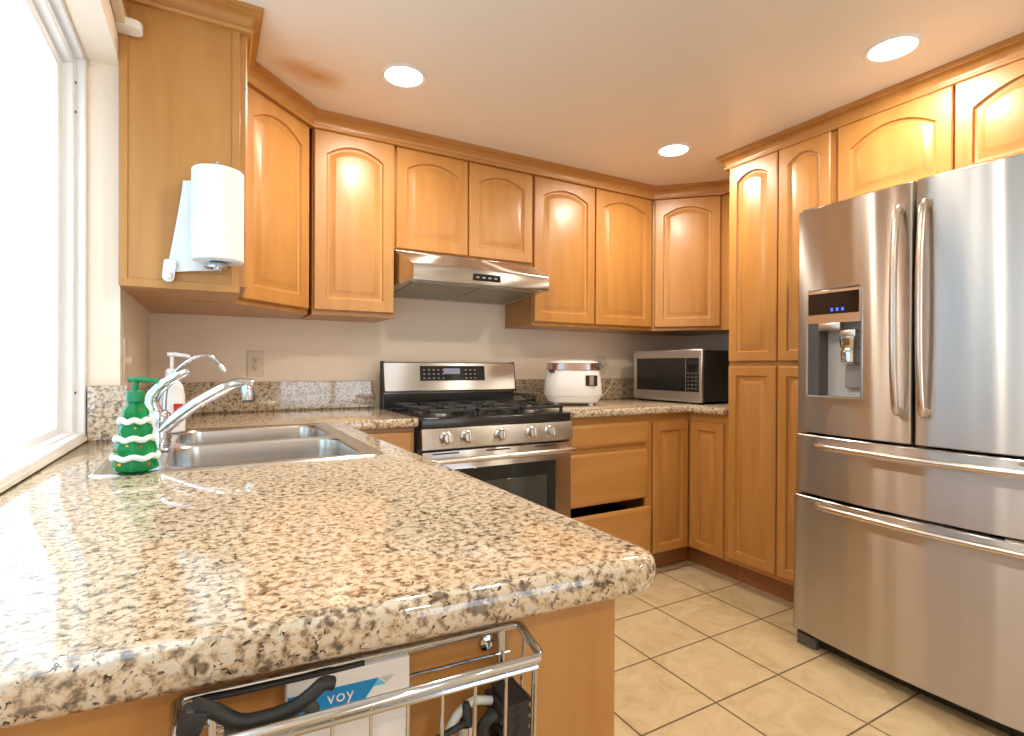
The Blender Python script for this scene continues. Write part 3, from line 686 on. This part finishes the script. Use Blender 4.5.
# ---------------------------------------------------------------- microwave
mw = thing('microwave_oven', (2.58, 2.35, .914), 'stainless and black countertop microwave oven in the corner', 'microwave')
RM = Matrix.Translation(V((2.372, 2.604, 0))) @ Matrix.Rotation(math.radians(-2.5), 4, 'Z')  # local: x depth, y = 0..-.52
RM = Matrix.Translation(V((2.368, 2.604, 0))) @ Matrix.Rotation(math.radians(3.5), 4, 'Z')
part('case', box(B(), .018, .40, -.520, 0, .928, 1.226, .003, 1, RM), 'blackm', mw)
fp = part('front_panel', box(B(), 0, .018, -.520, 0, .926, 1.228, .003, 1, RM), 'steel_plain', mw)
dw = part('door_window', box(B(), -.003, .002, -.408, -.030, .985, 1.180, .002, 1, RM), 'black', fp)
part('control_panel', box(B(), -.003, .002, -.502, -.412, .985, 1.180, .002, 1, RM), 'black', fp)
for r in range(5):
    for c in range(3): part('button', box(B(), -.0042, -.002, -.490+c*.026, -.476+c*.026, 1.0+r*.022, 1.008+r*.022, .0005, 1, RM), 'dgrey', fp)
for x in (.03, .36):
    for y in (-.49, -.03): part('foot', lathe(B(), (x, y, .9143), [(.012, 0), (.012, .014)], 12, M4=RM), 'blackm', mw)
# ---------------------------------------------------------------- rice cooker
rc = thing('rice_cooker', (1.79, 2.46, .914), 'white rice cooker with a metallic rose lid band', 'rice cooker')
RC = Matrix.Translation(V((1.775, 2.45, .9143))) @ Matrix.Rotation(math.radians(-32), 4, 'Z') @ Matrix.Diagonal((1.16, 1.05, .98, 1))
def sq(prof, n=48, p=3.2):
    """superellipse section body"""
    bm = B(); rings = []
    for a, b_, z in prof:
        ring = []
        for j in range(n):
            t_ = 2*math.pi*j/n; c, s = math.cos(t_), math.sin(t_)
            ring.append(bm.verts.new(RC @ V((a*math.copysign(abs(c)**(2/p), c), b_*math.copysign(abs(s)**(2/p), s), z))))
        rings.append(ring)
    for A, C in zip(rings, rings[1:]): ring_faces(bm, A, C)
    bm.faces.new(rings[0][::-1]); bm.faces.new(rings[-1]); return bm
part('base', sq([(.105, .11, .014), (.120, .128, .020), (.137, .146, .055)]), 'white', rc)
part('body', sq([(.137, .146, .056), (.140, .149, .062), (.136, .146, .12), (.126, .136, .190), (.124, .134, .196)]), 'white', rc)
part('lid_band', sq([(.126, .136, .197), (.128, .138, .200), (.125, .135, .236), (.122, .132, .238)]), 'rose', rc)
part('lid', sq([(.118, .128, .238), (.115, .124, .244), (.095, .105, .250), (.05, .06, .253)]), 'white', rc)
part('hinge_latch', box(B(), -.118, -.090, -.124, -.112, .184, .197, .002, 1, RC), 'blackm', rc)
pn = part('control_screen', box(B(), .052, .105, -.150, -.125, .112, .170, .003, 1, RC), 'black', rc)
part('screen_glass', box(B(), .068, .088, -.1515, -.149, .116, .166, .001, 1, RC), 'rose', pn)
for x, y in ((-.08, -.085), (.08, -.085), (-.08, .085), (.08, .085)): part('foot', lathe(B(), (x, y, 0), [(.012, 0), (.012, .018)], 12, M4=RC), 'white', rc)
# wall outlets and cords
def outlet(x, z, label, y=YB):
    t = thing('wall_outlet', (x, y-.003, z-.06), label, 'outlet')
    part('plate', box(B(), x-.036, x+.036, y-.006, y-.0003, z-.060, z+.060, .002), 'ivory', t)
    for dz in (-.020, .020):
        s = part('receptacle', lathe(B(), (x, y-.0055, z+dz), [(.0165, 0), (.0165, -.002), (.015, -.003)], 20, 'y'), 'ivory', t)
        for dx in (-.006, .006): part('slot', box(B(), x+dx-.0012, x+dx+.0012, y-.0092, y-.008, z+dz-.004, z+dz+.005), 'blackm', s)
        part('ground_hole', lathe(B(), (x, y-.0082, z+dz-.009), [(.0025, 0), (.0025, -.0008)], 8, 'y'), 'blackm', s)
    return t
outlet(.183, 1.135, 'ivory double wall outlet left of the stove')
outlet(2.235, 1.135, 'ivory double wall outlet behind the rice cooker')
t = part('power_cord', tube(B(), smooth_path([(2.25, 2.74, 1.15), (2.29, 2.732, 1.12), (2.30, 2.725, 1.06), (2.26, 2.715, .99), (2.18, 2.69, .94), (2.05, 2.64, .9195), (1.90, 2.56, .925)], 5), .0035, 8), 'ivory', rc)
part('plug', box(B(), 2.217, 2.253, 2.735, 2.764, 1.135, 1.168, .005, 2), 'lgrey', t)
t = thing('coiled_cable', (1.60, 2.62, .914), 'black tangled cord heaped between the stove and rice cooker', 'cord')
pp = [(1.57+.055*math.cos(a*1.9)+.02*math.sin(a*.7), 2.63+.045*math.sin(a*1.9), .9195+.004*(a % 4)+.045*max(0, math.sin(a*.95))) for a in [k*.45 for k in range(28)]]
part('cable', tube(B(), smooth_path(pp, 3), .0035, 8), 'blackm', t)
part('plug', box(B(), 1.535, 1.565, 2.555, 2.575, .915, .930, .004, 2), 'ivory', t)
t = thing('light_switch', (XW, 1.985, 1.085), 'ivory wall switch plate on the left wall under the end cabinet', 'switch')
part('plate', box(B(), XW+.0003, XW+.006, 1.945, 2.020, 1.085, 1.205, .002), 'ivory', t)
part('toggle', box(B(), XW+.004, XW+.020, 1.978, 1.988, 1.130, 1.150, .002, 1), 'ivory', t)
# ---------------------------------------------------------------- blind track above the window
t = thing('curtain_track', (XW+.03, 1.2, 2.10), 'beige curtain track with a rounded end cap above the window', 'curtain track')
part('rail', box(B(), XW+.0005, XW+.022, .05, 1.846, 2.062, 2.098, .004, 2), 'ivory', t)
part('end_cap', prism(B(), rounded([(XW+.001, 1.80), (XW+.060, 1.80), (XW+.060, 1.853), (XW+.001, 1.853)], [0, .024, .024, 0], 6), 2.060, 2.082), 'sill', t)
# ---------------------------------------------------------------- paper towels
PX, PY = .018, 1.787
t = thing('paper_towel_holder', (PX, 1.89, 1.40), 'chrome vertical paper towel holder fixed to the end cabinet', 'towel holder')
part('rod', tube(B(), [(PX, PY, 1.408), (PX, PY, 1.722)], .006, 12), 'chrome', t)
part('end_disc', lathe(B(), (PX, PY, 1.702), [(.028, 0), (.030, .004), (.028, .008), (.01, .010)], 24), 'chrome', t)
part('end_disc', lathe(B(), (PX, PY, 1.411), [(.034, 0), (.036, .004), (.03, .012), (.02, .016)], 24), 'chrome', t)
part('arm', box(B(), PX-.012, PX+.012, PY, 1.856, 1.712, 1.720, .002), 'chrome', t)
part('arm', box(B(), PX-.012, PX+.012, PY, 1.856, 1.405, 1.413, .002), 'chrome', t)
t = thing('paper_towel_roll', (PX, PY, 1.41), 'white paper towel roll with a loose hanging sheet', 'paper towels')
bm = B(); n = 48; hz0, hz1 = 1.430, 1.694; R1, R0 = .068, .021; prof = [(R0, hz0), (R1-.003, hz0), (R1, hz0+.003), (R1, hz1-.003), (R1-.003, hz1), (R0, hz1)]
rings = [[bm.verts.new((PX+r*math.cos(2*math.pi*j/n), PY+r*math.sin(2*math.pi*j/n), z)) for j in range(n)] for r, z in prof]
for A, C in zip(rings, rings[1:] + rings[:1]): ring_faces(bm, A, C)
part('roll', bm, 'paper', t)
def sheet():
    bm = B(); nu, nv = 12, 10; g = {}
    for s in (0, 1):
        for i in range(nu+1):
            for j in range(nv+1):
                u, v = i/nu, j/nv
                xl = -.072 - .042*(1-v)**1.2; xx = PX-.01 + (xl - (PX-.01))*u
                y = 1.850 - .010*math.sin(u*3.1) - .004*math.sin(v*6+u*4) - .002*s
                z = 1.412 + (1.672-1.412)*v - .015*u*(1-v)
                g[s, i, j] = bm.verts.new((xx, y, z))
    for i in range(nu):
        for j in range(nv):
            for s in (0, 1): bm.faces.new((g[s, i, j], g[s, i+1, j], g[s, i+1, j+1], g[s, i, j+1]))
    for i in range(nu):
        for j in (0, nv): bm.faces.new((g[0, i, j], g[0, i+1, j], g[1, i+1, j], g[1, i, j]))
    for j in range(nv):
        for i in (0, nu): bm.faces.new((g[0, i, j], g[0, i, j+1], g[1, i, j+1], g[1, i, j]))
    return bm
part('loose_sheet', sheet(), 'paper', t)
t = thing('adhesive_hook', (-.105, 1.89, 1.372), 'small white rounded adhesive hook below the loose paper towel sheet', 'hook')
part('pad', prism(B(), rounded([(-.124, 1.370), (-.094, 1.370), (-.086, 1.434), (-.118, 1.434)], [.014, .014, .008, .008], 5), 1.834, 1.8555, 'y'), 'white', t)
part('hook_tip', box(B(), -.112, -.098, 1.826, 1.835, 1.378, 1.394, .003, 2), 'white', t)
# ---------------------------------------------------------------- recessed lights
names = ['round recessed ceiling light nearest the sink and left corner cabinets', 'round recessed ceiling light above the fridge', 'round recessed ceiling light nearest the pantry and corner',
         'added unseen recessed ceiling light over the peninsula', 'added unseen recessed ceiling light nearest the added rear door, on the window side', 'added unseen recessed ceiling light nearest the added rear door, on the fridge side']
for k, (x, y) in enumerate(LAMPS):
    t = thing('recessed_light', (x, y, ZC-.006), names[k], 'ceiling light', 'recessed ceiling lights')
    bm = B(); n = 40; prof = [(.086, ZC), (.086, ZC-.002), (.082, ZC-.006), (.072, ZC-.005), (.068, ZC-.001)]
    rings = [[bm.verts.new((x+r*math.cos(2*math.pi*j/n), y+r*math.sin(2*math.pi*j/n), z)) for j in range(n)] for r, z in prof]
    for A, C in zip(rings, rings[1:]): ring_faces(bm, A, C)
    part('trim_ring', bm, 'white_paint', t)
    part('lens', lathe(B(), (x, y, ZC-.004), [(.069, .003), (.069, 0), (.001, 0)], 32), 'lamp', t)
    l = bpy.data.lights.new('downlight', 'AREA'); l.shape = 'DISK'; l.size = .13; l.energy = LAMP_W; l.color = (1, .90, .76)
    o = bpy.data.objects.new('downlight', l); COL.objects.link(o); o.location = (x, y, ZC-.007)
# ---------------------------------------------------------------- wire basket on the end panel
t = thing('wire_basket', (.13, .47, .74), 'chrome wire basket hung on the wooden end panel of the peninsula', 'basket')
def bp(x, out, z): return V((x, ye(x) - out, z))    # out = distance in front of the panel
BX0, BX1, OB, OF, ZT, ZB = -.018, .280, .012, .066, .860, .70
part('rim', tube(B(), [bp(BX0, OB, ZT), bp(BX1-.006, OB, ZT), bp(BX1, OB+.004, ZT), bp(BX1-.004, OF-.006, ZT-.007), bp(BX1-.008, OF, ZT-.008), bp(BX0, OF, ZT-.010), bp(BX0-.005, OF-.006, ZT-.009), bp(BX0-.005, OB+.006, ZT)], .0042, 10, closed=True), 'chrome', t)
part('lower_rail', tube(B(), [bp(BX0, OF, ZT-.0175), bp(BX1-.010, OF, ZT-.0155)], .0028, 8), 'chrome', t)
part('back_rail', tube(B(), [bp(BX0, OB, ZT-.026), bp(BX1-.01, OB, ZT-.026)], .0016, 8), 'chrome', t)
part('floor_rail', tube(B(), [bp(BX0, OF-.005, ZB), bp(BX1-.006, OF-.005, ZB), bp(BX1-.006, OB, ZB), bp(BX0, OB, ZB)], .003, 8, closed=True), 'chrome', t)
for k in range(10):
    x = BX0 + .012 + k*.0305
    part('wire', tube(B(), [bp(x, OF, ZT-.008), bp(x, OF-.005, ZB), bp(x, OB, ZB)], .0016, 8), 'chrome', t)
for k in range(2):
    part('wire', tube(B(), [bp(BX1-.002-.003*k, OB+.015+.025*k, ZT-.004), bp(BX1-.010, OB+.015+.025*k, ZB)], .0016, 8), 'chrome', t)
for x in (BX1-.018, BX0+.02):
    part('upright', tube(B(), [bp(x, OB-.002, ZT), bp(x, OB-.002, ZB-.01)], .0042, 10), 'chrome', t)
    part('bracket', lathe(B(), (x-.012, ye(x-.012), ZT-.018), [(.008, -.0005), (.008, -.003), (.0035, -.004), (.0035, -.007)], 16, 'y'), 'chrome', t)
# printed box in the basket
def box_on_panel(x0, x1, o0, o1, z0, z1, m4=None):
    bm = B(); box(bm, x0, x1, -o1, -o0, z0, z1, .0008)
    for v in bm.verts: v.co.y = ye(v.co.x) + v.co.y
    return bm
t = thing('carton', (.11, .50, .71), 'white printed carton with a blue banner, standing in the wire basket', 'box')
part('box_body', box_on_panel(.057, .163, .006, .0195, .715, .8570), 'white', t)
def banner(pts, o):
    bm = B(); lo = [bm.verts.new(bp(x, .0190, z)) for x, z in pts]; hi = [bm.verts.new(bp(x, o, z)) for x, z in pts]
    bm.faces.new(lo[::-1]); bm.faces.new(hi); ring_faces(bm, lo, hi); return bm
pb = part('blue_banner', banner([(.0575, .8445), (.1343, .8437), (.1275, .8340), (.1192, .8236), (.0575, .8246)], .0198), 'blue', t)
part('light_blue_tip', banner([(.1343, .8437), (.141, .8365), (.1295, .8368)], .0201), 'lblue', t)
part('grey_tip', banner([(.141, .8375), (.1490, .8435), (.1360, .8437)], .0199), 'lgrey', t)
def lettering(txt, x, z, size, out, m, parent, tilt):
    cu = bpy.data.curves.new('lettering', 'FONT'); cu.body = txt; cu.size = size; cu.extrude = .0002; cu.space_character = 1.1
    ob = bpy.data.objects.new('lettering_source', cu); COL.objects.link(ob)
    me = bpy.data.meshes.new_from_object(ob.evaluated_get(bpy.context.evaluated_depsgraph_get())); bpy.data.objects.remove(ob); bpy.data.curves.remove(cu)
    bm = B(); bm.from_mesh(me); bpy.data.meshes.remove(me)
    for v in bm.verts:
        px, pz, pd = v.co.x, v.co.y, v.co.z; c, s = math.cos(tilt), math.sin(tilt)
        q = bp(x + px*c - pz*s, out + pd, z + px*s + pz*c); v.co = q
    return part('lettering', bm, m, parent)
lettering('voy', .0895, .8310, .0150, .0202, 'white', pb, .0)
# cables and gadgets in the basket
def cab(name, pts, r, m, label, cat, flat=1.0):
    o = part(name, tube(B(), smooth_path([bp(*p) for p in pts], 6), r, 10, flat=flat), m); tag(o, label, cat); return o
cab('charging_cable', [(-.010, .054, .876), (.003, .050, .866), (.020, .050, .853), (.040, .050, .851), (.060, .048, .853), (.072, .046, .858), (.082, .044, .8635), (.090, .042, .861)], .0058, 'blackm', 'thick black cable lying across the carton in the wire basket', 'cable')
cab('slim_wire', [(-.012, .020, .8605), (.02, .020, .8595), (.06, .019, .8590), (.10, .018, .8585), (.122, .018, .8590)], .0022, 'blackm', 'thin black cord resting along the back rim of the wire basket', 'cable')
cab('charging_cable', [(.010, .044, .846), (.030, .044, .848), (.052, .046, .846), (.064, .046, .852), (.074, .045, .846), (.066, .048, .836), (.04, .05, .835)], .0055, 'dgrey', 'grey-black looped cable in front of the carton', 'cable')
t = thing('power_adapter', bp(-.018, .05, .82), 'black and peach striped power adapter at the left end of the wire basket', 'adapter')
m4 = Matrix.Translation(bp(-.014, .052, .858)) @ Matrix.Rotation(math.radians(22), 4, 'Y')
part('housing', box(B(), -.0085, .0085, -.008, .008, -.002, .016, .0025, 2, m4), 'blackm', t)
for k, mm in enumerate(('peach', 'white', 'peach')): part('stripe', box(B(), -.0085+k*.0057, -.0032+k*.0057, -.0075, .0075, -.034, -.001, .001, 1, m4), mm, t)
t = thing('key_bunch', bp(.012, .03, .84), 'small bunch of silver metal fittings beside the black adapter', 'keys')
for k in range(6):
    c = bp(.008+.005*(k % 3), .030+.004*k % .012, .835+.005*(k//2)); part('fitting', lathe(B(), tuple(c), [(.002, -.004), (.0045, -.002), (.0045, .003), (.002, .005)], 10, ('x', 'y', 'z')[k % 3]), 'chrome' if k % 2 else 'handle', t)
t = thing('cable_pouch', bp(.262, .045, .71), 'black wound bundle of cord at the right end of the wire basket', 'cord bundle')
part('wrap', prism(B(), [(ye(.26)-.030-.030, .705), (ye(.26)-.062, .812), (ye(.26)-.030, .818), (ye(.26)-.026, .705)], .241, .264, 'x'), 'blackm', t)
for k in range(9): part('coil', tube(B(), [bp(.240, .056, .722+k*.0105), bp(.252, .0610, .723+k*.0105), bp(.265, .056, .725+k*.0105), bp(.265, .030, .725+k*.0105), bp(.240, .028, .722+k*.0105)], .0042, 8, closed=True), 'blackm', t)
cab('plug_lead', [(.246, .05, .79), (.232, .052, .800), (.222, .052, .792), (.226, .052, .778), (.24, .05, .772)], .006, 'blackm', 'short black plug lead looping out of the wound cord bundle', 'cable')
cab('white_lead', [(.185, .045, .77), (.195, .045, .80), (.215, .042, .812), (.235, .042, .808)], .004, 'lgrey', 'pale grey lead curving behind the right wires of the basket', 'cable')
cab('black_stylus', [(.165, .05, .789), (.18, .05, .793), (.196, .05, .797), (.207, .05, .80)], .0032, 'blackm', 'thin black rod lying in the middle of the wire basket', 'rod')
t = thing('silver_gadget', bp(.205, .045, .70), 'small silver gadget standing in the middle of the wire basket', 'gadget')
c = bp(.208, .045, .702)
part('barrel', lathe(B(), tuple(c), [(.012, 0), (.013, .02), (.010, .06), (.008, .085), (.010, .095)], 18), 'chrome', t)
part('cap', lathe(B(), (c.x, c.y, c.z+.095), [(.006, 0), (.005, .012), (.003, .018)], 14), 'blackm', t)
